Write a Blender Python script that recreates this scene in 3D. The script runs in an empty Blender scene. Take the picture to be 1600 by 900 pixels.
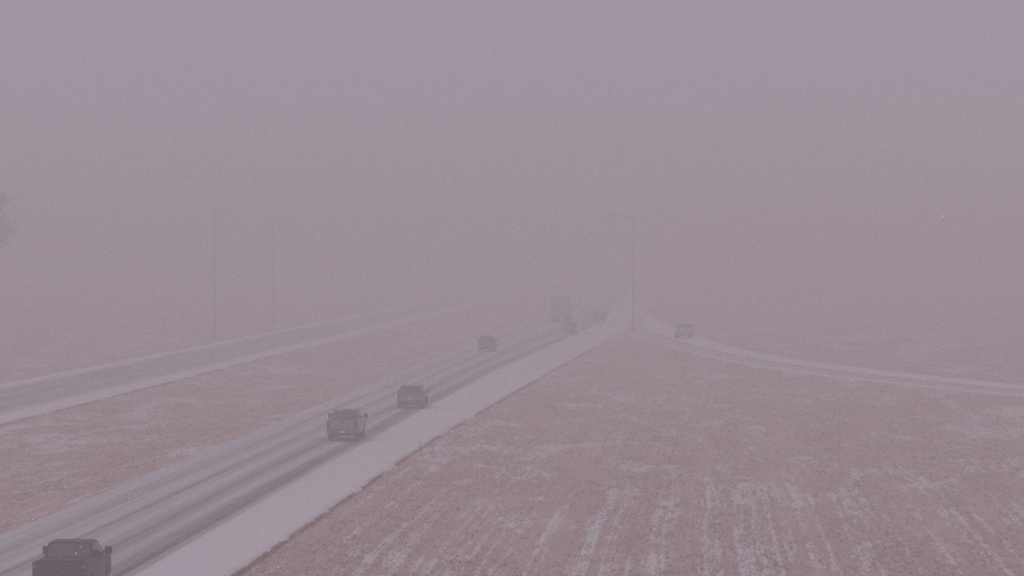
import bpy, math, random
import numpy as np
from mathutils import Vector, Matrix

# ------------------------------------------------------------------ scene, camera, sky, sun
sc = bpy.context.scene
col = sc.collection
R = math.radians
random.seed(7)
rng = np.random.default_rng(11)

CAM_H = 12.0                       # camera on a tall roadside pole; the road runs along +Y
cam_d = bpy.data.cameras.new('camera')
cam = bpy.data.objects.new('camera', cam_d)
col.objects.link(cam)
cam.location = (0, 0, CAM_H)
cam.rotation_euler = (R(90) - math.atan(65 / 6000), 0, math.atan(310 / 6000))
cam_d.sensor_width = 36.0
cam_d.lens = 36.0 * 6000 / 1600    # long lens, about 15 degrees
cam_d.clip_start = 0.5
cam_d.clip_end = 20000
sc.camera = cam

SUN_EL, SUN_AZ = R(27), R(200)
world = bpy.data.worlds.new('World')
sc.world = world
world.use_nodes = True
wn, wl = world.node_tree.nodes, world.node_tree.links
wn.clear()
sky = wn.new('ShaderNodeTexSky')
sky.sky_type = 'NISHITA'
sky.sun_disc = False
sky.sun_elevation = SUN_EL
sky.sun_rotation = SUN_AZ
sky.dust_density = 6.0
mul = wn.new('ShaderNodeMix'); mul.data_type = 'RGBA'; mul.blend_type = 'MULTIPLY'
mul.inputs[0].default_value = 1.0
mul.inputs[7].default_value = (0.10, 0.10, 0.10, 1)
ovc = wn.new('ShaderNodeMix'); ovc.data_type = 'RGBA'
ovc.inputs[0].default_value = 0.93                      # a closed snow sky: nearly all cloud, even in every direction
ovc.inputs[7].default_value = (0.378, 0.329, 0.394, 1)
bg = wn.new('ShaderNodeBackground'); bg.inputs[1].default_value = 1.0
wo = wn.new('ShaderNodeOutputWorld')
wl.new(sky.outputs[0], mul.inputs[6])
wl.new(mul.outputs[2], ovc.inputs[6])
wl.new(ovc.outputs[2], bg.inputs[0])
wl.new(bg.outputs[0], wo.inputs[0])

sun_d = bpy.data.lights.new('sun', 'SUN')
sun_d.energy = 0.6
sun_d.angle = R(60)
sun_d.color = (1.0, 0.93, 0.94)
sun = bpy.data.objects.new('sun', sun_d)
col.objects.link(sun)
sun.rotation_euler = (R(90) - SUN_EL, 0, math.pi - SUN_AZ)

vs = sc.view_settings
vs.view_transform = 'Standard'
vs.look = 'None'
vs.exposure = 0.0
vs.gamma = 1.0
vs.use_curve_mapping = False
sc.cycles.volume_bounces = 3
sc.cycles.max_bounces = 6
sc.cycles.diffuse_bounces = 3
sc.cycles.use_denoising = False        # the grain of the low light stays, as in the camera's own picture
sc.cycles.filter_width = 1.7
FOG = 0.0036

# ------------------------------------------------------------------ helpers
def tag(o, label=None, cat=None, group=None, kind=None):
    if label: o['label'] = label
    if cat: o['category'] = cat
    if group: o['group'] = group
    if kind: o['kind'] = kind
    return o

def link_mesh(name, verts, faces, mat, parent=None, smooth=False):
    me = bpy.data.meshes.new(name)
    me.from_pydata(verts, [], faces)
    me.update()
    if mat: me.materials.append(mat)
    if smooth:
        me.polygons.foreach_set('use_smooth', [True] * len(me.polygons))
    o = bpy.data.objects.new(name, me)
    col.objects.link(o)
    if parent: o.parent = parent
    return o

def fast_mesh(name, V, F, mat, smooth=False):
    """V (n,3) floats, F (m,k) ints, all faces with k corners"""
    V = np.asarray(V, np.float32); F = np.asarray(F, np.int32)
    k = F.shape[1]
    me = bpy.data.meshes.new(name)
    me.vertices.add(len(V)); me.vertices.foreach_set('co', V.ravel())
    me.loops.add(F.size); me.loops.foreach_set('vertex_index', F.ravel())
    me.polygons.add(len(F))
    me.polygons.foreach_set('loop_start', np.arange(0, F.size, k, dtype=np.int32))
    me.polygons.foreach_set('loop_total', np.full(len(F), k, np.int32))
    if smooth: me.polygons.foreach_set('use_smooth', np.ones(len(F), bool))
    me.update(calc_edges=True); me.validate()
    if mat: me.materials.append(mat)
    o = bpy.data.objects.new(name, me)
    col.objects.link(o)
    return o

def empty(name, loc, rz=0):
    o = bpy.data.objects.new(name, None)
    col.objects.link(o)
    o.empty_display_size = 0.3
    o.location = loc
    o.rotation_euler = (0, 0, rz)
    return o

class MB:
    def __init__(s): s.v, s.f = [], []
    def add(s, v, f):
        n = len(s.v); s.v += [tuple(p) for p in v]; s.f += [tuple(i + n for i in q) for q in f]
        return s
    def box(s, x0, x1, y0, y1, z0, z1, c=0.0):
        """box, edges chamfered by c on the x faces"""
        if c <= 0:
            v = [(x, y, z) for x in (x0, x1) for y in (y0, y1) for z in (z0, z1)]
            return s.add(v, [(0, 1, 3, 2), (4, 6, 7, 5), (0, 4, 5, 1), (2, 3, 7, 6), (0, 2, 6, 4), (1, 5, 7, 3)])
        prof = [(y0, z0), (y1, z0), (y1, z1), (y0, z1)]
        return s.prism([(y0 + c, z0), (y1 - c, z0), (y1, z0 + c), (y1, z1 - c), (y1 - c, z1), (y0 + c, z1), (y0, z1 - c), (y0, z0 + c)],
                       [(x0, c), (x0 + c, 0), (x1 - c, 0), (x1, c)])
    def prism(s, prof, stations):
        """profile polygon in (y,z) swept along x; stations = (x, inward offset)"""
        n = len(prof)
        area = sum(prof[i][0] * prof[(i + 1) % n][1] - prof[(i + 1) % n][0] * prof[i][1] for i in range(n))
        if area < 0: prof = prof[::-1]
        nor = []
        for i in range(n):
            a, b, c = Vector(prof[i - 1]), Vector(prof[i]), Vector(prof[(i + 1) % n])
            d1, d2 = (b - a).normalized(), (c - b).normalized()
            m = Vector((-(d1.y + d2.y), d1.x + d2.x))
            nor.append(m.normalized() if m.length > 1e-6 else Vector((0, 0)))
        v, f = [], []
        for x, off in stations:
            for p, q in zip(prof, nor): v.append((x, p[0] + q.x * off, p[1] + q.y * off))
        for k in range(len(stations) - 1):
            for i in range(n):
                j = (i + 1) % n
                f.append((k * n + i, (k + 1) * n + i, (k + 1) * n + j, k * n + j))
        f.append(tuple(range(n)))
        f.append(tuple(reversed(range((len(stations) - 1) * n, len(stations) * n))))
        return s.add(v, f)
    def frustum(s, lo, hi, z0, z1, c=0.06):
        """lo, hi = (y0, y1, halfwidth): a cabin with chamfered corners"""
        v, f = [], []
        levels = [(lo, z0, 0.0), (tuple(a + (b - a) * 0.93 for a, b in zip(lo, hi)), z0 + (z1 - z0) * 0.93, 0.0), (hi, z1, 0.07)]
        for (y0, y1, w), z, ins in levels:
            y0 += ins; y1 -= ins; w -= ins
            v += [(-w + c, y0, z), (w - c, y0, z), (w, y0 + c, z), (w, y1 - c, z), (w - c, y1, z), (-w + c, y1, z), (-w, y1 - c, z), (-w, y0 + c, z)]
        for k in range(2):
            for i in range(8):
                j = (i + 1) % 8
                f.append((k * 8 + i, k * 8 + j, (k + 1) * 8 + j, (k + 1) * 8 + i))
        f.append(tuple(range(16, 24))); f.append(tuple(reversed(range(8))))
        return s.add(v, f)
    def tube(s, pts, radii, n=8, cap=True):
        pts = [Vector(p) for p in pts]; v, f = [], []
        for i, p in enumerate(pts):
            d = (pts[min(i + 1, len(pts) - 1)] - pts[max(i - 1, 0)]).normalized()
            a = d.cross(Vector((0, 0, 1)) if abs(d.z) < 0.9 else Vector((1, 0, 0))).normalized()
            b = d.cross(a)
            for k in range(n):
                t = 2 * math.pi * k / n
                v.append(p + (a * math.cos(t) + b * math.sin(t)) * radii[i])
        for i in range(len(pts) - 1):
            for k in range(n):
                l = (k + 1) % n
                f.append((i * n + k, i * n + l, (i + 1) * n + l, (i + 1) * n + k))
        if cap:
            f.append(tuple(reversed(range(n)))); f.append(tuple(range((len(pts) - 1) * n, len(pts) * n)))
        return s.add(v, f)
    def lathe_x(s, prof, n=20, c=(0, 0, 0)):
        """profile (x, r) turned about the x axis through c"""
        m = len(prof); v, f = [], []
        for k in range(n):
            t = 2 * math.pi * k / n
            for x, r in prof: v.append((c[0] + x, c[1] + r * math.cos(t), c[2] + r * math.sin(t)))
        for k in range(n):
            l = (k + 1) % n
            for i in range(m - 1):
                f.append((k * m + i, k * m + i + 1, l * m + i + 1, l * m + i))
        f.append(tuple(k * m for k in range(n))); f.append(tuple(k * m + m - 1 for k in reversed(range(n))))
        return s.add(v, f)
    def panel(s, a, b, c, d, t=0.012, lift=0.004):
        """thin slab on the quad a b c d (outward = (b-a)x(d-a))"""
        a, b, c, d = map(Vector, (a, b, c, d))
        n = (b - a).cross(d - a).normalized()
        lo = [p - n * 0.02 for p in (a, b, c, d)]; hi = [p + n * (lift + t) for p in (a, b, c, d)]
        return s.add(lo + hi, [(3, 2, 1, 0), (4, 5, 6, 7), (0, 1, 5, 4), (1, 2, 6, 5), (2, 3, 7, 6), (3, 0, 4, 7)])
    def build(s, name, mat, parent=None, smooth=False):
        return link_mesh(name, s.v, s.f, mat, parent, smooth)

def hash2(ix, iy, seed):
    h = (ix.astype(np.int64) * 374761393 + iy.astype(np.int64) * 668265263 + seed * 974711) & 0x7fffffff
    h = ((h ^ (h >> 13)) * 1274126177) & 0x7fffffff
    return ((h ^ (h >> 16)) & 0xffff) / 65535.0

def vnoise(x, y, seed=0):
    ix, iy = np.floor(x), np.floor(y)
    fx, fy = x - ix, y - iy
    fx, fy = fx * fx * (3 - 2 * fx), fy * fy * (3 - 2 * fy)
    a, b = hash2(ix, iy, seed), hash2(ix + 1, iy, seed)
    c, d = hash2(ix, iy + 1, seed), hash2(ix + 1, iy + 1, seed)
    return (a * (1 - fx) + b * fx) * (1 - fy) + (c * (1 - fx) + d * fx) * fy

def fbm(x, y, seed=0, o=3):
    t, a, w = 0, 1.0, 0
    for k in range(o):
        t = t + a * vnoise(x * 2 ** k, y * 2 ** k, seed + k); w += a; a *= 0.5
    return t / w

# ------------------------------------------------------------------ materials
def new_mat(name):
    m = bpy.data.materials.new(name); m.use_nodes = True
    nt = m.node_tree
    return m, nt, nt.nodes['Principled BSDF']

def N(nt, typ, **kw):
    n = nt.nodes.new(typ)
    for k, v in kw.items(): setattr(n, k, v)
    return n

def math_n(nt, op, a, b=None, c=None, clamp=False):
    n = N(nt, 'ShaderNodeMath', operation=op, use_clamp=clamp)
    for i, q in enumerate((a, b, c)):
        if q is None: continue
        if isinstance(q, (int, float)): n.inputs[i].default_value = q
        else: nt.links.new(q, n.inputs[i])
    return n.outputs[0]

def noise(nt, scale_xyz, detail=3, rough=0.55, dist=0.0, off=(0, 0, 0), vec=None):
    if vec is None:
        vec = N(nt, 'ShaderNodeNewGeometry').outputs['Position']
    mp = N(nt, 'ShaderNodeMapping')
    mp.inputs['Scale'].default_value = scale_xyz
    mp.inputs['Location'].default_value = off
    nt.links.new(vec, mp.inputs['Vector'])
    n = N(nt, 'ShaderNodeTexNoise')
    n.inputs['Scale'].default_value = 1.0
    n.inputs['Detail'].default_value = detail
    n.inputs['Roughness'].default_value = rough
    n.inputs['Distortion'].default_value = dist
    nt.links.new(mp.outputs[0], n.inputs['Vector'])
    return n.outputs['Fac']

def mapr(nt, v, a, b, c=0.0, d=1.0, smooth=True):
    n = N(nt, 'ShaderNodeMapRange', interpolation_type='SMOOTHSTEP' if smooth else 'LINEAR')
    nt.links.new(v, n.inputs['Value'])
    for k, q in zip(('From Min', 'From Max', 'To Min', 'To Max'), (a, b, c, d)): n.inputs[k].default_value = q
    return n.outputs['Result']

def mixc(nt, f, a, b):
    n = N(nt, 'ShaderNodeMix', data_type='RGBA')
    for i, q in ((0, f), (6, a), (7, b)):
        if isinstance(q, (int, float)): n.inputs[i].default_value = q
        elif isinstance(q, tuple): n.inputs[i].default_value = (*q, 1)
        else: nt.links.new(q, n.inputs[i])
    return n.outputs[2]

def paint(name, c, rough=0.4, metal=0.0, dirt=0.35, coat=0.3):
    m, nt, b = new_mat(name)
    tc = N(nt, 'ShaderNodeTexCoord')
    d = mapr(nt, noise(nt, (1.3, 0.8, 1.9), 4, 0.6, vec=tc.outputs['Object']), 0.35, 0.75, 0.15, 1.0)
    z = N(nt, 'ShaderNodeSeparateXYZ'); nt.links.new(tc.outputs['Object'], z.inputs[0])
    low = mapr(nt, z.outputs[2], 1.3, 0.3, 0.25, 1.0)             # salt and slush thrown up by the wheels
    f = math_n(nt, 'MULTIPLY', math_n(nt, 'MULTIPLY', d, low), dirt)
    nt.links.new(mixc(nt, f, c, (0.34, 0.32, 0.32)), b.inputs['Base Color'])
    nt.links.new(mapr(nt, f, 0, 0.5, rough, 0.8), b.inputs['Roughness'])
    b.inputs['Metallic'].default_value = metal
    b.inputs['Coat Weight'].default_value = coat
    return m

def plain(name, c, rough=0.6, metal=0.0, emit=None, es=0.0, var=0.25):
    m, nt, b = new_mat(name)
    tc = N(nt, 'ShaderNodeTexCoord')
    n = noise(nt, (6, 6, 6), 4, 0.6, vec=tc.outputs['Object'])
    f = mapr(nt, n, 0.3, 0.7, 0, 1)
    nt.links.new(mixc(nt, f, tuple(q * (1 - var) for q in c), tuple(min(1, q * (1 + var)) for q in c)), b.inputs['Base Color'])
    b.inputs['Roughness'].default_value = rough
    b.inputs['Metallic'].default_value = metal
    if emit:
        b.inputs['Emission Color'].default_value = (*emit, 1)
        b.inputs['Emission Strength'].default_value = es
    return m

SNOW = (0.82, 0.81, 0.815)
M = {}
M['glass'] = plain('glass', (0.015, 0.016, 0.018), 0.12)
M['tyre'] = plain('tyre', (0.022, 0.021, 0.021), 0.9)
M['rim'] = plain('rim', (0.16, 0.155, 0.15), 0.5, 0.6)
M['trim'] = plain('trim', (0.03, 0.029, 0.03), 0.7)
M['chrome'] = plain('chrome', (0.10, 0.098, 0.10), 0.5, 0.3)
M['tail'] = plain('tail', (0.30, 0.03, 0.04), 0.3, emit=(1, 0.12, 0.18), es=0.06)
M['lens'] = plain('lens', (0.05, 0.014, 0.016), 0.3)
M['plate'] = plain('plate', (0.55, 0.54, 0.55), 0.5)
M['black'] = paint('black', (0.010, 0.010, 0.012), 0.5, dirt=0.10, coat=0.0)
M['silver'] = paint('silver', (0.20, 0.172, 0.16), 0.45, 0.1, dirt=0.2)
M['grey'] = paint('grey', (0.10, 0.095, 0.098), 0.4, 0.2, dirt=0.2)
M['charcoal'] = paint('charcoal', (0.03, 0.03, 0.034), 0.4)
M['trailer'] = paint('trailer', (0.25, 0.24, 0.245), 0.6, 0.1)
M['white'] = paint('white', (0.52, 0.50, 0.51), 0.5)
M['galv'] = plain('galv', (0.26, 0.25, 0.26), 0.6, 0.1)
M['bark'] = plain('bark', (0.045, 0.036, 0.032), 0.95)
M['stalk'] = plain('stalk', (0.09, 0.06, 0.045), 0.95)
M['flake'] = plain('flake', (0.92, 0.92, 0.93), 0.6, var=0.04)

# dead mown grass, dusted and drifted with snow
def ground_mat():
    m, nt, b = new_mat('winter_grass')
    wv = N(nt, 'ShaderNodeVectorMath', operation='MULTIPLY_ADD')          # nothing here runs dead straight
    wn_ = N(nt, 'ShaderNodeTexNoise'); wn_.inputs['Scale'].default_value = 0.022; wn_.inputs['Detail'].default_value = 2
    gp_ = N(nt, 'ShaderNodeNewGeometry').outputs['Position']
    nt.links.new(gp_, wn_.inputs['Vector'])
    nt.links.new(wn_.outputs['Color'], wv.inputs[0]); wv.inputs[1].default_value = (0.8, 0, 0); nt.links.new(gp_, wv.inputs[2])
    W = wv.outputs[0]
    sep = N(nt, 'ShaderNodeSeparateXYZ'); nt.links.new(gp_, sep.inputs[0])
    edge = math_n(nt, 'ADD', sep.outputs[1], math_n(nt, 'MULTIPLY', noise(nt, (0.08, 0.02, 1), 3, 0.6), 60.0))
    mown = mapr(nt, edge, 262.0, 205.0, 0.10, 1.0)                       # the strip nearest the mast was mown in rows last
    patch = noise(nt, (0.045, 0.012, 1), 4, 0.6, 0.6)                     # wide drifts
    band = noise(nt, (0.16, 0.05, 1), 6, 0.66, 1.2, (7, 3, 0))           # drift tongues
    mow = noise(nt, (2.2, 0.006, 1), 3, 0.65, 0.0, (2, 0, 0), vec=W)     # mower passes, along the road
    clump = noise(nt, (3.8, 0.24, 1), 4, 0.65, 0.4, (0, 9, 0), vec=W)
    fine = noise(nt, (7.5, 1.0, 1), 3, 0.7, 0.3, (4, 1, 0))
    track = noise(nt, (1.6, 0.005, 1), 1, 0.5, 0.0, (5, 0, 0), vec=W)    # old wheel tracks packed with snow
    drift = noise(nt, (0.32, 0.055, 1), 5, 0.65, 1.2, (31, 17, 0))       # small drifts lying across the wind
    rows = math_n(nt, 'ADD', math_n(nt, 'MULTIPLY', math_n(nt, 'SUBTRACT', mow, 0.5), 2.3), mapr(nt, track, 0.54, 0.63, 0.0, 0.30))
    s = math_n(nt, 'MULTIPLY', rows, mown)
    calm = math_n(nt, 'SUBTRACT', 1.0, math_n(nt, 'MULTIPLY', mown, 0.42))
    for q, w_, far_ in ((patch, 0.34, True), (band, 0.62, True), (drift, 0.52, True), (clump, 0.42, False), (fine, 0.24, False)):
        t_ = math_n(nt, 'MULTIPLY', math_n(nt, 'SUBTRACT', mapr(nt, q, 0.32, 0.68), 0.5), w_)
        s = math_n(nt, 'ADD', s, math_n(nt, 'MULTIPLY', t_, calm) if far_ else t_)
    s = math_n(nt, 'ADD', s, mapr(nt, mown, 0.1, 1.0, 0.06, 0.02))
    snow = mapr(nt, s, 0.05, 0.55, 0.14, 0.90)
    tone = mapr(nt, noise(nt, (0.3, 0.06, 1), 4, 0.65, 0.5, (20, 5, 0)), 0.32, 0.68)
    straw = mixc(nt, tone, (0.54, 0.35, 0.285), (0.62, 0.445, 0.375))
    straw = mixc(nt, mapr(nt, fine, 0.38, 0.66), straw, (0.58, 0.405, 0.335))
    pit = math_n(nt, 'ADD', math_n(nt, 'MULTIPLY', clump, 0.55), math_n(nt, 'MULTIPLY', noise(nt, (8.0, 1.6, 1), 3, 0.7, 0.3, (9, 4, 0)), 0.6))
    straw = mixc(nt, mapr(nt, pit, 0.51, 0.43, 0.0, 0.85), straw, (0.13, 0.085, 0.068))   # dark brown specks where the clump noise runs low
    nt.links.new(mixc(nt, snow, straw, SNOW), b.inputs['Base Color'])
    b.inputs['Roughness'].default_value = 0.95
    b.inputs['Specular IOR Level'].default_value = 0.1
    bump = N(nt, 'ShaderNodeBump')
    bump.inputs['Strength'].default_value = 0.8
    bump.inputs['Distance'].default_value = 0.12
    nt.links.new(math_n(nt, 'ADD', clump, math_n(nt, 'MULTIPLY', fine, 0.6)), bump.inputs['Height'])
    nt.links.new(bump.outputs[0], b.inputs['Normal'])
    return m
M['ground'] = ground_mat()

def road_mat(name, stops, axis_min, axis_max, use_uv=False):
    """stops: (position across the road in metres, bare share 0..1): where tyres have worn the snow to wet slush"""
    m, nt, b = new_mat(name)
    sx = N(nt, 'ShaderNodeSeparateXYZ')
    if use_uv:
        uv = N(nt, 'ShaderNodeUVMap'); nt.links.new(uv.outputs[0], sx.inputs[0])
    else:
        nt.links.new(N(nt, 'ShaderNodeNewGeometry').outputs['Position'], sx.inputs[0])
    wob = noise(nt, (0.05, 0.016, 1), 3, 0.5, 0.0, (3, 1, 0))
    x = math_n(nt, 'ADD', sx.outputs[0], math_n(nt, 'MULTIPLY', math_n(nt, 'SUBTRACT', wob, 0.5), 0.0 if axis_max == 1.0 else 0.9))
    t = math_n(nt, 'DIVIDE', math_n(nt, 'SUBTRACT', x, axis_min), axis_max - axis_min, clamp=True)
    cr = N(nt, 'ShaderNodeValToRGB'); cr.color_ramp.interpolation = 'EASE'
    el = cr.color_ramp.elements
    while len(el) > 1: el.remove(el[-1])
    for i, (p, v) in enumerate(stops):
        q = (p - axis_min) / (axis_max - axis_min)
        e = el[0] if i == 0 else el.new(q)
        e.position = q; e.color = (v, v, v, 1)
    nt.links.new(t, cr.inputs[0])
    streak = noise(nt, (3.0, 0.012, 1), 4, 0.6, 0.0, (0, 2, 0))
    smear = noise(nt, (0.8, 0.10, 1), 5, 0.65, 0.7, (5, 2, 0))
    f = math_n(nt, 'ADD', cr.outputs[0], math_n(nt, 'MULTIPLY', math_n(nt, 'SUBTRACT', streak, 0.5), math_n(nt, 'MULTIPLY', cr.outputs[0], 2.4, clamp=True)))
    f = math_n(nt, 'ADD', f, math_n(nt, 'MULTIPLY', math_n(nt, 'SUBTRACT', smear, 0.5), math_n(nt, 'ADD', math_n(nt, 'MULTIPLY', cr.outputs[0], 0.5), 0.24)), clamp=True)
    grit = mapr(nt, noise(nt, (7, 1.2, 1), 3, 0.7, 0, (1, 1, 0)), 0.3, 0.75)
    slush = mixc(nt, grit, (0.105, 0.097, 0.099), (0.17, 0.158, 0.16))
    snow = mixc(nt, mapr(nt, smear, 0.35, 0.7), (0.82, 0.81, 0.83), (0.90, 0.89, 0.90))
    nt.links.new(mixc(nt, f, snow, slush), b.inputs['Base Color'])
    nt.links.new(mapr(nt, f, 0, 1, 0.9, 0.55), b.inputs['Roughness'])
    b.inputs['Specular IOR Level'].default_value = 0.25
    bump = N(nt, 'ShaderNodeBump'); bump.inputs['Strength'].default_value = 0.35; bump.inputs['Distance'].default_value = 0.04
    nt.links.new(math_n(nt, 'SUBTRACT', smear, f), bump.inputs['Height'])
    nt.links.new(bump.outputs[0], b.inputs['Normal'])
    return m

M['road_near'] = road_mat('snowy_asphalt', [(-30.2, 0.22), (-29.2, 0.30), (-28.3, 0.36), (-27.6, 0.62), (-27.1, 0.42), (-26.3, 0.30), (-25.7, 0.68),
                          (-25.2, 0.45), (-24.7, 0.30), (-24.1, 0.55), (-23.6, 0.84), (-23.1, 0.55), (-22.6, 0.34), (-22.1, 0.80), (-21.5, 0.86),
                          (-21.05, 0.5), (-20.8, 0.06), (-19.5, 0.03), (-17, 0.0)], -30.5, -12.0, True)
M['road_far'] = road_mat('snowy_asphalt_far', [(-62.5, 0.02), (-60.0, 0.04), (-59.2, 0.40), (-58.0, 0.66), (-56.6, 0.5), (-56, 0.64), (-54.6, 0.62), (-53.6, 0.48), (-52.6, 0.6),
                          (-51.0, 0.5), (-50.4, 0.2), (-49.9, 0.02), (-47.5, 0.0)], -63.0, -47.0)
M['ramp'] = road_mat('snowy_ramp', [(0.0, 0.10), (0.05, 0.10), (0.12, 0.45), (0.20, 0.30), (0.28, 0.25), (0.36, 0.70), (0.42, 0.35), (0.47, 0.02), (1.0, 0.0)], 0.0, 1.0, True)

# ------------------------------------------------------------------ lie of the land
NEAR_L = -29.6
FAR_L, FAR_R = -61.8, -48.0
_fe = np.array([(-400, 420), (140, 150), (200, 99), (235, 70), (280, 47), (332, 27.1), (384, 13.6), (422, 6.75), (460, 2.3), (512, -1.4), (570, -5.5), (650, -10.0), (760, -14.5), (900, -17.5), (5000, -17.5)], float)
_ne = np.array([(-400, 400), (140, 125), (200, 80), (235, 55), (280, 35), (308, 25.3), (331, 18.6), (350, 12.6), (373, 7.15), (404, 1.6), (450, -3.75), (480, -7.0), (512, -9.8), (545, -12.5), (5000, -12.5)], float)
_me = np.array([(-400, -17.5), (230, -17.5), (300, -16.6), (369, -15.4), (440, -14.3), (503, -13.2), (545, -12.5), (705, -12.5), (760, -14.5), (900, -17.5), (5000, -17.5)], float)
def smooth_interp(d, tab, w=14.0):
    return sum(np.interp(d + o * w, tab[:, 0], tab[:, 1]) for o in (-1, -0.5, 0, 0.5, 1)) / 5
def ramp_far(d): return smooth_interp(d, _fe)
def ramp_near(d): return smooth_interp(d, _ne)
def main_edge(d): return smooth_interp(d, _me)

def pave_dist(x, d):
    """about how far a point lies outside the nearest pavement (negative: inside it)"""
    a = np.maximum(x - main_edge(d), NEAR_L - x)
    b = np.maximum(x - FAR_R, FAR_L - x)
    c = np.maximum(x - ramp_far(d), ramp_near(d) - x) * 0.9
    return np.minimum(np.minimum(a, b), c)

def land(x, d):
    e = np.clip(pave_dist(x, d), 0, None)
    s = np.clip(e / 7.5, 0, 1); s = s * s * (3 - 2 * s)
    h = -0.10 - 0.62 * s
    h = h + 0.22 * s * (fbm(x * 0.045 + 50, d * 0.02 + 50, 3) - 0.5) + 0.10 * np.clip(e / 1.5, 0, 1) * (fbm(x * 0.6 + 300, d * 0.18 + 90, 8) - 0.5)
    far = np.clip((np.abs(x + 20) - 120) / 400, 0, 1)
    return h + far * 0.4

def axis(segs):
    out = []
    for a, b, st in segs: out.append(np.arange(a, b, st))
    out.append(np.array([segs[-1][1]], float))
    return np.concatenate(out).astype(float)

gx = axis([(-3000, -400, 260), (-400, -120, 20), (-120, -66, 2), (-66, 36, 0.5), (36, 80, 2), (80, 400, 20), (400, 3000, 260)])
gd = axis([(-250, 60, 25), (60, 118, 4), (118, 330, 0.8), (330, 560, 2.0), (560, 1000, 8), (1000, 3800, 140)])
GX, GD = np.meshgrid(gx, gd)
V = np.stack([GX, GD, land(GX, GD)], -1).reshape(-1, 3)
w = len(gx); ii = (np.arange(len(gd) - 1)[:, None] * w + np.arange(w - 1)[None, :]).ravel()
ground = fast_mesh('ground', V, np.stack([ii, ii + 1, ii + w + 1, ii + w], 1), M['ground'], True)
tag(ground, 'dead brown mown grass partly drifted over with snow', kind='structure')

def strip(name, ds, left, right, ncol, mat, z0=0.0, jag=(0.0, 0.0), uv=False):
    """snow-covered pavement: a sheet with a crown and ragged snow edges that drop into the grass"""
    d = ds[:, None]
    L, Rr = left[:, None], right[:, None]
    jl = jag[0] * (fbm(d * 0.35, d * 0 + 3.3, 21) - 0.5) + jag[0] * 0.6 * (vnoise(d * 1.1, d * 0 + 9, 5) - 0.5)
    jr = jag[1] * (fbm(d * 0.30, d * 0 + 1.3, 31) - 0.5) + jag[1] * 0.7 * (vnoise(d * 0.9, d * 0 + 4, 6) - 0.5)
    L = L + jl; Rr = Rr + jr
    u = np.linspace(0, 1, ncol)[None, :]
    X = L + (Rr - L) * u
    Y = np.broadcast_to(d, X.shape)
    Z = z0 + 0.07 * (1 - (2 * u - 1) ** 2) + 0 * X + 0.03 * (fbm(X * 0.8 + 40, Y * 0.12, 13) - 0.5)
    # skirts: the snow lip bends down into the grass at both edges
    X = np.concatenate([X[:, :1] - 0.12, X, X[:, -1:] + 0.12], 1)
    Y = np.concatenate([Y[:, :1], Y, Y[:, -1:]], 1)
    Z = np.concatenate([Z[:, :1] - 0.25, Z, Z[:, -1:] - 0.25], 1)
    n = X.shape[1]
    V = np.stack([X, Y, Z], -1).reshape(-1, 3)
    ii = (np.arange(len(ds) - 1)[:, None] * n + np.arange(n - 1)[None, :]).ravel()
    F = np.stack([ii, ii + 1, ii + n + 1, ii + n], 1)
    o = fast_mesh(name, V, F, mat, True)
    if uv:
        U = np.concatenate([[0], u.ravel(), [1]])[None, :] * np.ones((len(ds), 1))
        if uv == 'metres':
            sh = np.interp(Y, [300, 380, 440, 520, 600, 700, 850], [0, 0.5, 1.5, 2.8, 4.0, 3.0, 0.0])
            U = X - sh * np.clip((X + 25.0) / 5.0, 0, 1)
        P = np.stack([U, Y * 0.1], -1).reshape(-1, 2)
        lay = o.data.uv_layers.new(name='UVMap')
        lay.data.foreach_set('uv', P[F.ravel()].astype(np.float32).ravel())
    return o

ds = axis([(-250, 118, 8), (118, 330, 0.5), (330, 620, 1.5), (620, 1400, 8), (1400, 3600, 100)])
road = strip('road', ds, np.full(len(ds), NEAR_L), main_edge(ds), 34, M['road_near'], 0.0, (0.5, 0.55), 'metres')
tag(road, 'snow-covered near carriageway with dark wheel tracks', kind='structure')
road2 = strip('road', ds, np.full(len(ds), FAR_L), np.full(len(ds), FAR_R), 26, M['road_far'], 0.0, (0.5, 0.5))
tag(road2, 'far carriageway beyond the median, snowy shoulders', kind='structure')
dr = axis([(150, 620, 1.5), (620, 752, 4)])
rn = ramp_near(dr); rf = ramp_far(dr)
rn = np.where(dr > 540, main_edge(dr) - 0.4, rn)
rf = np.maximum(rf, rn + 0.3)
ramp = strip('on_ramp', dr, rn, rf, 18, M['ramp'], 0.03, (0.4, 0.5), True)
tag(ramp, 'snow-covered on-ramp curving in from the right', kind='structure')

# ------------------------------------------------------------------ dry grass
def straw_mat():
    m, nt, b = new_mat('dry_grass')
    t = mapr(nt, noise(nt, (0.6, 0.14, 1), 4, 0.65, 0.5, (20, 5, 0)), 0.3, 0.7)
    t2 = mapr(nt, noise(nt, (14, 14, 1), 1, 0.5), 0.3, 0.7)
    c = mixc(nt, t, (0.20, 0.128, 0.10), (0.46, 0.325, 0.265))
    c = mixc(nt, math_n(nt, 'MULTIPLY', t2, 0.6), c, (0.46, 0.35, 0.30))
    nt.links.new(c, b.inputs['Base Color'])
    b.inputs['Roughness'].default_value = 0.95
    b.inputs['Specular IOR Level'].default_value = 0.1
    return m
M['straw'] = straw_mat()

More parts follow.
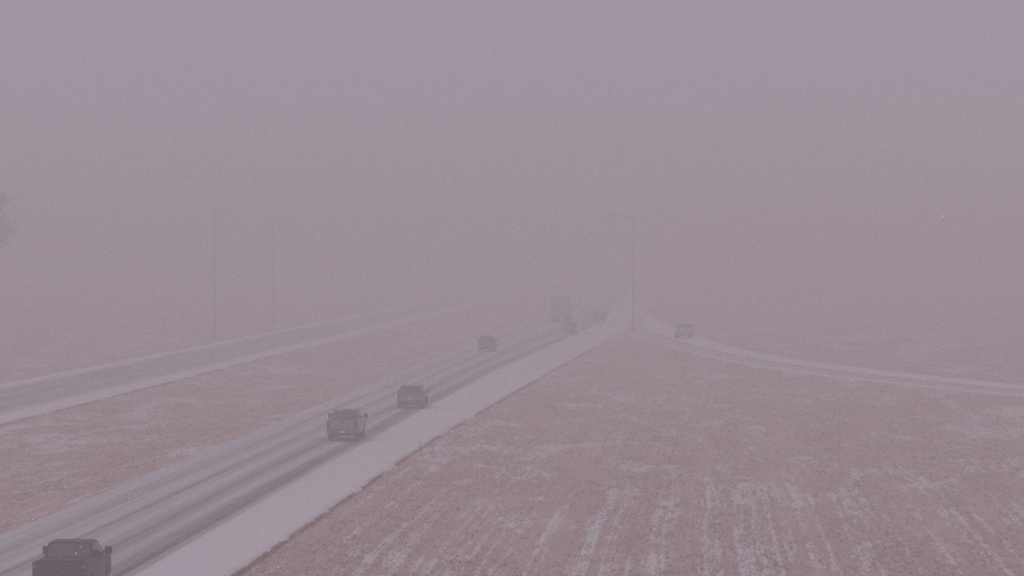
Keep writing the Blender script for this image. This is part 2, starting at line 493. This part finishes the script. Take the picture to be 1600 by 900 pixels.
def grass_points():
    P = []
    n = 300000
    d = 122 + (360 - 122) * rng.random(n) ** 1.25
    x0 = np.minimum(-0.19 * d - 2, -20); x1 = 0.0835 * d + 2
    x = x0 + (x1 - x0) * rng.random(n)
    pd = pave_dist(x, d)
    mow = vnoise(x * 1.05 + 30, d * 0.012 + 8, 71)
    pat = fbm(x * 0.10 + 11, d * 0.035 + 5, 72, 3)
    clp = fbm(x * 1.6 + 3, d * 0.28 + 5, 75, 2)
    p = np.clip((mow * 0.9 + pat * 1.1 + clp * 0.9 - 1.08) * 2.0, 0.02, 1.0)
    keep = (pd > 0.0) & (rng.random(n) < p * np.clip((375 - d) / 120, 0, 1) * 0.26)
    P.append(np.stack([x[keep], d[keep], np.full(keep.sum(), 0.075)], 1))
    # the ragged fringe of taller grass along the pavement edges
    n = 7000
    d = 122 + 330 * rng.random(n) ** 1.3
    x = main_edge(d) + 0.08 + 0.2 * rng.random(n) ** 1.6
    k = fbm(d * 0.25, d * 0 + 2, 44) + 0.3 * rng.random(n) > 0.55
    P.append(np.stack([x[k], d[k], np.full(k.sum(), 0.09)], 1))
    n = 4500
    d = 150 + 300 * rng.random(n)
    x = FAR_R + 0.08 + 0.2 * rng.random(n) ** 1.6
    k = fbm(d * 0.25, d * 0 + 12, 45) + 0.3 * rng.random(n) > 0.55
    P.append(np.stack([x[k], d[k], np.full(k.sum(), 0.10)], 1))
    return np.concatenate(P)

gp = grass_points()
ng = len(gp)
gz = land(gp[:, 0], gp[:, 1])
Vg = np.empty((ng, 9, 3), np.float32)
for b in range(3):
    az = rng.random(ng) * math.pi
    hw = 0.012 + 0.022 * rng.random(ng)
    hgt = gp[:, 2] * (0.5 + 1.1 * rng.random(ng))
    ox, oy = rng.normal(0, 0.05, ng), rng.normal(0, 0.07, ng)
    lx, ly = rng.normal(0, 0.05, ng), rng.normal(0, 0.05, ng)
    cx, sx_ = np.cos(az) * hw, np.sin(az) * hw
    Vg[:, b * 3 + 0] = np.stack([gp[:, 0] + ox - cx, gp[:, 1] + oy - sx_, gz - 0.02], 1)
    Vg[:, b * 3 + 1] = np.stack([gp[:, 0] + ox + cx, gp[:, 1] + oy + sx_, gz - 0.02], 1)
    Vg[:, b * 3 + 2] = np.stack([gp[:, 0] + ox + lx, gp[:, 1] + oy + ly, gz + hgt], 1)
grass = fast_mesh('dry_grass', Vg.reshape(-1, 3), np.arange(ng * 9).reshape(-1, 3), M['straw'])
tag(grass, 'short dead grass blades poking through the snow', 'grass', kind='stuff')

# ------------------------------------------------------------------ vehicles (tail at y = 0, heading +y)
def arch(cy, cz, r, z_sill, n=9):
    """points along a wheel arch from front to back"""
    a0 = math.asin(max(-1, min(1, (z_sill - cz) / r)))
    return [(cy + r * math.cos(a0 + (math.pi - 2 * a0) * k / n), cz + r * math.sin(a0 + (math.pi - 2 * a0) * k / n)) for k in range(n + 1)]

def side_stations(w): return [(-w, 0.07), (-w + 0.025, 0.025), (-w + 0.08, 0.0), (w - 0.08, 0.0), (w - 0.025, 0.025), (w, 0.07)]

def wheel(parent, x, y, r, wid):
    s = 1 if x > 0 else -1
    t = MB().lathe_x([(-wid / 2, r * 0.62), (-wid / 2, r * 0.9), (-wid / 2 + 0.03, r), (wid / 2 - 0.03, r), (wid / 2, r * 0.9), (wid / 2, r * 0.62)], 22)
    o = t.build('wheel', M['tyre'], parent, False)
    o.location = (x, y, r)
    h = MB()
    xo = s * (wid / 2 - 0.01)
    h.lathe_x([(xo - 0.05 * s, r * 0.62), (xo + 0.01 * s, r * 0.6), (xo + 0.0 * s, r * 0.5), (xo - 0.035 * s, r * 0.46)], 22)
    for k in range(5):
        a = 2 * math.pi * k / 5
        h.tube([(xo, 0.06 * math.cos(a), 0.06 * math.sin(a)), (xo, r * 0.55 * math.cos(a), r * 0.55 * math.sin(a))], [0.045, 0.035], 6)
    h.lathe_x([(xo - 0.03 * s, 0.075), (xo + 0.03 * s, 0.07)], 10)
    h.build('rim', M['rim'], o)
    return o

def lerp(a, b, t): return tuple(p + (q - p) * t for p, q in zip(a, b))
def face_pt(q, u, v):
    """point on the quad q = (bottom left, bottom right, top right, top left)"""
    return lerp(lerp(q[0], q[1], u), lerp(q[3], q[2], u), v)
def win(parent, q, u0, u1, v0, v1, name='window', mat='glass'):
    return MB().panel(face_pt(q, u0, v0), face_pt(q, u1, v0), face_pt(q, u1, v1), face_pt(q, u0, v1)).build(name, M[mat], parent)

def cab_quads(lo, hi, z0, z1):
    (a0, a1, wa), (b0, b1, wb) = lo, hi
    rear = ((-wa, a0, z0), (wa, a0, z0), (wb, b0, z1), (-wb, b0, z1))
    front = ((wa, a1, z0), (-wa, a1, z0), (-wb, b1, z1), (wb, b1, z1))
    right = ((wa, a0, z0), (wa, a1, z0), (wb, b1, z1), (wb, b0, z1))
    left = ((-wa, a1, z0), (-wa, a0, z0), (-wb, b0, z1), (-wb, b1, z1))
    return rear, front, right, left

def mirror_pair(root, w, y, z, mat='trim', big=1.0):
    for s in (-1, 1):
        m = MB()
        m.tube([(s * (w - 0.08), y, z - 0.06), (s * (w + 0.12 * big), y, z)], [0.035, 0.03], 6)
        m.box(min(s * (w + 0.08), s * (w + 0.08 + 0.2 * big)), max(s * (w + 0.08), s * (w + 0.08 + 0.2 * big)), y - 0.05, y + 0.07, z - 0.1 * big, z + 0.13 * big, 0.025)
        m.build('mirror', M[mat], root)

def pickup(loc, rz, body, label, cover='trim', lit=True, size=1.0):
    root = empty('pickup_truck', loc, rz)
    root.scale = (size, size, size)
    tag(root, label, 'pickup truck', 'vehicles driving away on the near carriageway')
    w = 1.0
    prof = [(0.12, 0.60), (0.02, 0.66), (0.0, 0.95), (0.02, 1.33), (0.08, 1.38), (2.02, 1.38), (2.06, 1.34), (4.35, 1.33), (4.7, 1.31), (5.45, 1.22), (5.68, 1.08), (5.76, 0.72), (5.66, 0.46), (5.36, 0.44)]
    prof += arch(4.83, 0.40, 0.50, 0.44) + [(4.2, 0.43), (1.8, 0.45)] + arch(1.22, 0.40, 0.50, 0.45) + [(0.55, 0.5)]
    MB().prism(prof, side_stations(w)).build('body', M[body], root)
    lo, hi = (2.06, 4.45, 0.95), (2.28, 3.72, 0.77)
    cab = MB().frustum(lo, hi, 1.32, 1.92).build('cab', M[body], root)
    rear, front, right, left = cab_quads(lo, hi, 1.32, 1.92)
    for a, b in ((0.06, 0.36), (0.37, 0.63), (0.64, 0.94)): win(cab, rear, a, b, 0.14, 0.86)
    for q, fl in ((right, False), (left, True)):
        for a, b in ((0.10, 0.44), (0.48, 0.88)):
            win(cab, q, (1 - b) if fl else a, (1 - a) if fl else b, 0.12, 0.86)
    win(cab, front, 0.06, 0.94, 0.08, 0.9, 'windscreen')
    MB().box(-0.22, 0.22, 2.26, 2.30, 1.885, 1.935, 0.01).build('brake_light', M['lens'], cab)
    tg = MB().box(-0.78, 0.78, -0.035, 0.03, 0.74, 1.36, 0.015).build('tailgate', M[body], root)
    MB().box(-0.62, 0.62, -0.045, -0.03, 0.86, 1.06, 0.008).build('stamped_panel', M[body], tg)
    MB().box(-0.15, 0.15, -0.06, -0.03, 1.17, 1.27, 0.01).build('handle', M['trim'], tg)
    MB().box(-0.80, 0.80, 0.05, 2.0, 1.37, 1.41, 0.02).build('bed_cover', M[cover], root)
    for s in (-1, 1):
        MB().box(min(s * 0.80, s * 0.985), max(s * 0.80, s * 0.985), -0.04, 0.10, 0.80, 1.30, 0.02).build('tail_light', M['lens'], root)
        if lit: MB().box(min(s * 0.83, s * 0.95), max(s * 0.83, s * 0.95), -0.055, -0.03, 1.12, 1.24, 0.01).build('lamp', M['tail'], root.children[-1])
    bp = MB().box(-0.97, 0.97, -0.14, 0.14, 0.50, 0.72, 0.04).build('bumper', M['chrome'], root)
    MB().box(-0.16, 0.16, -0.155, -0.135, 0.54, 0.68, 0.005).build('licence_plate', M['plate'], bp)
    MB().box(-0.05, 0.05, -0.2, 0.1, 0.40, 0.48).build('tow_hitch', M['trim'], root)
    MB().box(-0.85, 0.85, 0.3, 5.4, 0.34, 0.46).build('underbody', M['trim'], root)
    for x in (-0.84, 0.84):
        for y in (1.22, 4.83): wheel(root, x, y, 0.41, 0.29)
    mirror_pair(root, w - 0.05, 3.95, 1.46, 'trim', 1.3)
    return root

def suv(loc, rz, body, label, H=1.68, L=4.6, w=0.93, detail=True, lit=True):
    root = empty('suv', loc, rz)
    tag(root, label, 'suv', 'vehicles driving away on the near carriageway')
    b = H * 0.63
    prof = [(0.14, 0.42), (0.02, 0.50), (0.0, 0.70), (0.05, b - 0.05), (0.12, b + 0.02), (L - 1.25, b + 0.01), (L - 0.95, b - 0.03), (L - 0.25, b - 0.17), (L - 0.06, b - 0.32), (L, 0.55), (L - 0.1, 0.34), (L - 0.42, 0.32)]
    fw, rw = L - 0.88, 0.92
    prof += arch(fw, 0.36, 0.42, 0.32) + [(fw - 0.6, 0.30), (rw + 0.6, 0.31)] + arch(rw, 0.36, 0.42, 0.32) + [(rw - 0.48, 0.36)]
    MB().prism(prof, side_stations(w)).build('body', M[body], root)
    lo, hi = (0.10, L - 1.05, w - 0.05), (0.55, L - 1.95, w - 0.22)
    cab = MB().frustum(lo, hi, b, H).build('cab', M[body], root)
    rear, front, right, left = cab_quads(lo, hi, b, H)
    win(cab, rear, 0.10, 0.90, 0.12, 0.84, 'rear_window')
    for q, fl in ((right, False), (left, True)):
        for a, c in ((0.08, 0.27), (0.31, 0.55), (0.59, 0.86)):
            win(cab, q, (1 - c) if fl else a, (1 - a) if fl else c, 0.12, 0.84)
    win(cab, front, 0.07, 0.93, 0.08, 0.9, 'windscreen')
    MB().box(-w + 0.32, w - 0.32, 0.46, 0.72, H - 0.045, H + 0.012, 0.015).build('roof_spoiler', M[body], cab)
    for s in (-1, 1):
        MB().tube([(s * (w - 0.33), 0.75, H + 0.03), (s * (w - 0.33), L - 2.1, H + 0.03)], [0.022, 0.022], 6).build('roof_rail', M['trim'], cab)
        MB().box(min(s * (w - 0.27), s * (w - 0.015)), max(s * (w - 0.27), s * (w - 0.015)), -0.025, 0.16, b - 0.22, b - 0.04, 0.02).build('tail_light', M['tail'] if lit else M['lens'], root)
    bp = MB().box(-w + 0.02, w - 0.02, -0.06, 0.2, 0.40, 0.60, 0.04).build('bumper', M['trim'], root)
    MB().box(-0.16, 0.16, -0.035, 0.02, 0.68, 0.81, 0.005).build('licence_plate', M['plate'], root)
    MB().box(-w + 0.12, w - 0.12, 0.3, L - 0.3, 0.24, 0.36).build('underbody', M['trim'], root)
    for x in (-w + 0.13, w - 0.13):
        for y in (rw, fw): wheel(root, x, y, 0.35, 0.24)
    mirror_pair(root, w - 0.04, L - 1.65, b + 0.1, 'trim')
    return root

def semi(loc, rz, label):
    root = empty('semi_truck', loc, rz)
    tag(root, label, 'truck', 'vehicles driving away on the near carriageway')
    W = 1.30
    tr = MB().box(-W, W, 0, 16.0, 1.18, 4.15, 0.04).build('trailer', M['trailer'], root)
    for s in (-1, 1):
        d = MB().box(min(s * 0.03, s * 1.22), max(s * 0.03, s * 1.22), -0.05, 0.0, 1.3, 4.05, 0.015).build('door', M['trailer'], tr)
        MB().tube([(s * 0.28, -0.075, 1.3), (s * 0.28, -0.075, 4.05)], [0.025, 0.025], 6).build('lock_bar', M['chrome'], d)
        MB().box(min(s * 0.7, s * 1.2), max(s * 0.7, s * 1.2), -0.04, 0.1, 1.0, 1.16, 0.02).build('tail_light', M['tail'], root)
        MB().box(min(s * 0.72, s * 1.25), max(s * 0.72, s * 1.25), 0.45, 0.49, 0.28, 1.1).build('mud_flap', M['trim'], root)
        for y in (1.2, 2.5, 12.6, 13.9):
            wheel(root, s * 0.98, y, 0.5, 0.55)
        wheel(root, s * 1.05, 18.6, 0.5, 0.3)
        MB().box(min(s * 1.22, s * 1.28), max(s * 1.22, s * 1.28), 4.2, 11.2, 0.5, 1.17).build('side_skirt', M['trailer'], root)
    g = MB().box(-1.2, 1.2, 0.0, 0.12, 0.5, 0.62, 0.02)
    g.box(-0.65, -0.55, 0.0, 0.1, 0.62, 1.18); g.box(0.55, 0.65, 0.0, 0.1, 0.62, 1.18)
    g.build('underride_guard', M['chrome'], root)
    MB().box(-0.5, 0.5, 0.4, 19.0, 0.85, 1.17).build('chassis', M['trim'], root)
    c = [(16.5, 0.9), (16.5, 3.5), (17.2, 3.85), (17.9, 3.7), (18.4, 2.75), (18.7, 1.95), (19.8, 1.75), (20.1, 1.5), (20.2, 0.5), (18.9, 0.5), (18.6, 0.9)]
    cab = MB().prism(c, side_stations(1.2)).build('cab', M['charcoal'], root)
    for s in (-1, 1):
        MB().box(min(s * 1.19, s * 1.215), max(s * 1.19, s * 1.215), 17.5, 18.35, 2.0, 2.65).build('window', M['glass'], cab)
    MB().panel((1.0, 18.72, 1.98), (-1.0, 18.72, 1.98), (-1.0, 18.43, 2.72), (1.0, 18.43, 2.72), lift=0.02).build('windscreen', M['glass'], cab)
    mirror_pair(root, 1.25, 18.3, 2.3, 'trim', 1.8)
    return root

def road_z(x):
    u = (x - NEAR_L) / (main_edge(np.array([300.]))[0] - NEAR_L)
    return 0.07 * (1 - (2 * u - 1) ** 2) + 0.005
def rz_(x): return float(road_z(x))

pickup((-21.95, 128.6, rz_(-21.95)), 0.0, 'black', 'dark pickup truck with lit red tail lights cut off by the bottom left corner', size=0.935)
pickup((-22.5, 234.0, rz_(-22.5)), 0.0, 'silver', 'dull silver pickup truck with dark rear windows in the right lane', lit=False, size=0.96)
suv((-22.0, 281.0, rz_(-22.0)), 0.0, 'grey', 'grey suv driving just ahead of the silver pickup truck', 1.66, 4.7, 0.97, lit=False)
suv((-25.3, 434.0, rz_(-25.3)), 0.02, 'charcoal', 'dark suv alone in the left lane behind the big truck', 1.75, 4.8, 1.0, lit=False)
semi((-23.4, 595.0, rz_(-23.4)), 0.0, 'large semi truck with grey box trailer fading into the fog')
suv((-17.4, 602.0, 0.10), 0.03, 'charcoal', 'faint dark suv merging beside the semi truck near the ramp end', 1.8, 4.8, 1.0, lit=False)
suv((-19.1, 522.0, 0.08), 0.02, 'charcoal', 'low dark suv just behind and right of the semi truck', 1.6, 4.6, 0.95, lit=False)
r = pickup((-3.2, 498.0, 0.11), 0.09, 'white', 'pale pickup truck barely visible in the fog on the on-ramp', lit=False)
r['group'] = 'vehicles on the on-ramp'

# ------------------------------------------------------------------ lamp posts
def lamp_post(x, d, h, arms, label):
    z = float(land(np.array([x]), np.array([d]))[0])
    root = empty('lamp_post', (x, d, z))
    tag(root, label, 'lamp post', 'lamp posts along the interchange')
    MB().tube([(0, 0, 0), (0, 0, 0.7), (0, 0, 0.72)], [0.42, 0.42, 0.30], 14).build('base', M['galv'], root)
    zz = [0.7, 0.76, 0.78, h * 0.5, h]
    MB().tube([(0, 0, q) for q in zz], [0.22, 0.22, 0.13, 0.10, 0.065], 12).build('pole', M['galv'], root)
    for s, ln in arms:
        pts = [(0, 0, h - 0.5), (s * ln * 0.25, 0, h - 0.12), (s * ln * 0.6, 0, h + 0.12), (s * ln, 0, h + 0.25)]
        a = MB().tube(pts, [0.075, 0.065, 0.055, 0.045], 8).build('arm', M['galv'], root)
        x0, x1 = sorted((s * (ln - 0.1), s * (ln + 0.75)))
        l = MB()
        l.prism([(-0.17, h + 0.17), (-0.12, h + 0.31), (0.12, h + 0.31), (0.17, h + 0.17), (0.0, h + 0.13)], [(x0, 0.07), (x0 + 0.12, 0), (x1 - 0.2, 0), (x1, 0.06)])
        l.build('luminaire', M['galv'], a)
    return root
lamp_post(-65.5, 505.0, 17.3, [(1, 3.2)], 'nearest grey lamp post beyond the far carriageway, arm over the road')
lamp_post(-71.4, 625.0, 17.4, [(1, 3.2)], 'fainter lamp post beyond the far carriageway, second from the left')
lamp_post(-10.6, 530.0, 16.2, [(-1, 3.0), (1, 3.0)], 'lamp post with two arms standing where the on-ramp joins')

# ------------------------------------------------------------------ bare tree at the left edge
def bare_tree(x, d, h, rad, label):
    z = float(land(np.array([x]), np.array([d]))[0])
    root = empty('bare_tree', (x, d, z))
    tag(root, label, 'tree')
    rnd = random.Random(5)
    tk = MB()
    tk.tube([(0, 0, -0.2), (0.05, 0, h * 0.2), (0.1, 0.1, h * 0.45), (0.0, 0.0, h * 0.75), (0.1, 0, h * 0.97)], [0.55, 0.42, 0.32, 0.16, 0.03], 10)
    tk.build('trunk', M['bark'], root)
    cr = MB()
    def branch(p, dirv, ln, r, lev):
        pts = [p]; q = p.copy(); dv = dirv.copy()
        for k in range(3):
            dv = (dv + Vector((rnd.uniform(-.25, .25), rnd.uniform(-.25, .25), rnd.uniform(-.1, .28)))).normalized()
            q = q + dv * ln / 3; pts.append(q.copy())
        cr.tube(pts, [r, r * 0.8, r * 0.55, r * 0.3], 5 if lev == 0 else 3, cap=False)
        if lev < 3:
            for k in range((8, 8, 8)[lev]):
                t = rnd.uniform(0.3, 1.0) * 3
                i = min(2, int(t)); b = pts[i].lerp(pts[i + 1], t - i)
                nd = (dv + Vector((rnd.gauss(0, .7), rnd.gauss(0, .7), rnd.gauss(0.1, .5)))).normalized()
                branch(b, nd, ln * rnd.uniform(0.38, 0.6), max(r * 0.45, 0.018), lev + 1)
    for k in range(26):
        t = rnd.uniform(0.42, 0.95)
        a = rnd.uniform(0, 2 * math.pi)
        branch(Vector((0.05, 0.05, h * t)), Vector((math.cos(a), math.sin(a), rnd.uniform(0.1, 0.9))).normalized(), rad * rnd.uniform(0.7, 1.05) * (1.25 - 0.6 * t), 0.13 * (1.2 - t * 0.6), 0)
    cr.build('crown', M['bark'], root)
    return root
bare_tree(-108.2, 560.0, 18.6, 7.0, 'tall bare tree fading into the fog at the left edge')

# ------------------------------------------------------------------ small things
def weed(x, d, label):
    z = float(land(np.array([x]), np.array([d]))[0])
    root = empty('weed_stalk', (x, d, z))
    tag(root, label, 'weed')
    MB().tube([(0, 0, -0.05), (0.02, 0, 0.4), (-0.03, 0, 0.8)], [0.025, 0.02, 0.012], 5).build('stem', M['stalk'], root)
    for k in range(5):
        a = 2.4 * k; zz = 0.35 + 0.1 * k
        MB().tube([(0, 0, zz), (0.1 * math.cos(a), 0.1 * math.sin(a), zz + 0.1), (0.16 * math.cos(a), 0.16 * math.sin(a), zz + 0.13)], [0.012, 0.01, 0.02], 4).build('twig', M['stalk'], root)
weed(-16.7, 221.0, 'thin dark weed stalk standing in the grass at the snowy shoulder edge')

# falling snow, big flakes drifting down through the whole air in front of the mast
def flakes():
    parts = []
    n1 = 1400
    parts.append(np.stack([rng.uniform(-9, 7, n1), rng.uniform(9, 48, n1), rng.uniform(7.5, 16, n1), rng.uniform(0.003, 0.0052, n1)], 1))
    n2 = 9000
    parts.append(np.stack([rng.uniform(-34, 16, n2), rng.uniform(40, 150, n2), rng.uniform(0.3, 18, n2), rng.uniform(0.006, 0.011, n2)], 1))
    return np.concatenate(parts)
fk = flakes()
nf = len(fk)
base = np.array([(1, 0, 0), (-1, 0, 0), (0, 1, 0), (0, -1, 0), (0, 0, 1), (0, 0, -1)], float)
tri = np.array([(0, 2, 4), (2, 1, 4), (1, 3, 4), (3, 0, 4), (2, 0, 5), (1, 2, 5), (3, 1, 5), (0, 3, 5)])
sc_ = np.stack([rng.uniform(0.7, 1.2, nf), rng.uniform(0.7, 1.2, nf), rng.uniform(0.8, 1.9, nf)], 1) * fk[:, 3:4]
Vf = base[None] * sc_[:, None, :]
lean = rng.normal(0.25, 0.3, nf)
Vf[:, :, 0] += Vf[:, :, 2] * lean[:, None]
Vf += fk[:, None, :3]
snowfall = fast_mesh('falling_snow', Vf.reshape(-1, 3), (tri[None] + (np.arange(nf) * 6)[:, None, None]).reshape(-1, 3), M['flake'])
tag(snowfall, 'snowflakes falling through the air', 'snow', kind='stuff')

# ------------------------------------------------------------------ the air: one even body of fog
hz = MB().box(-3200, 3200, -320, 4000, -2.2, 19.6).build('haze', None)
hm = bpy.data.materials.new('haze'); hm.use_nodes = True
hn = hm.node_tree; hn.nodes.clear()
pv = hn.nodes.new('ShaderNodeVolumePrincipled')
pv.inputs['Color'].default_value = (0.87, 0.863, 0.878, 1)
pv.inputs['Density'].default_value = FOG
pv.inputs['Anisotropy'].default_value = 0.0
ho = hn.nodes.new('ShaderNodeOutputMaterial')
hn.links.new(pv.outputs[0], ho.inputs['Volume'])
hz.data.materials.append(hm)
tag(hz, 'pale blowing snow and fog filling the air', 'fog', kind='stuff')
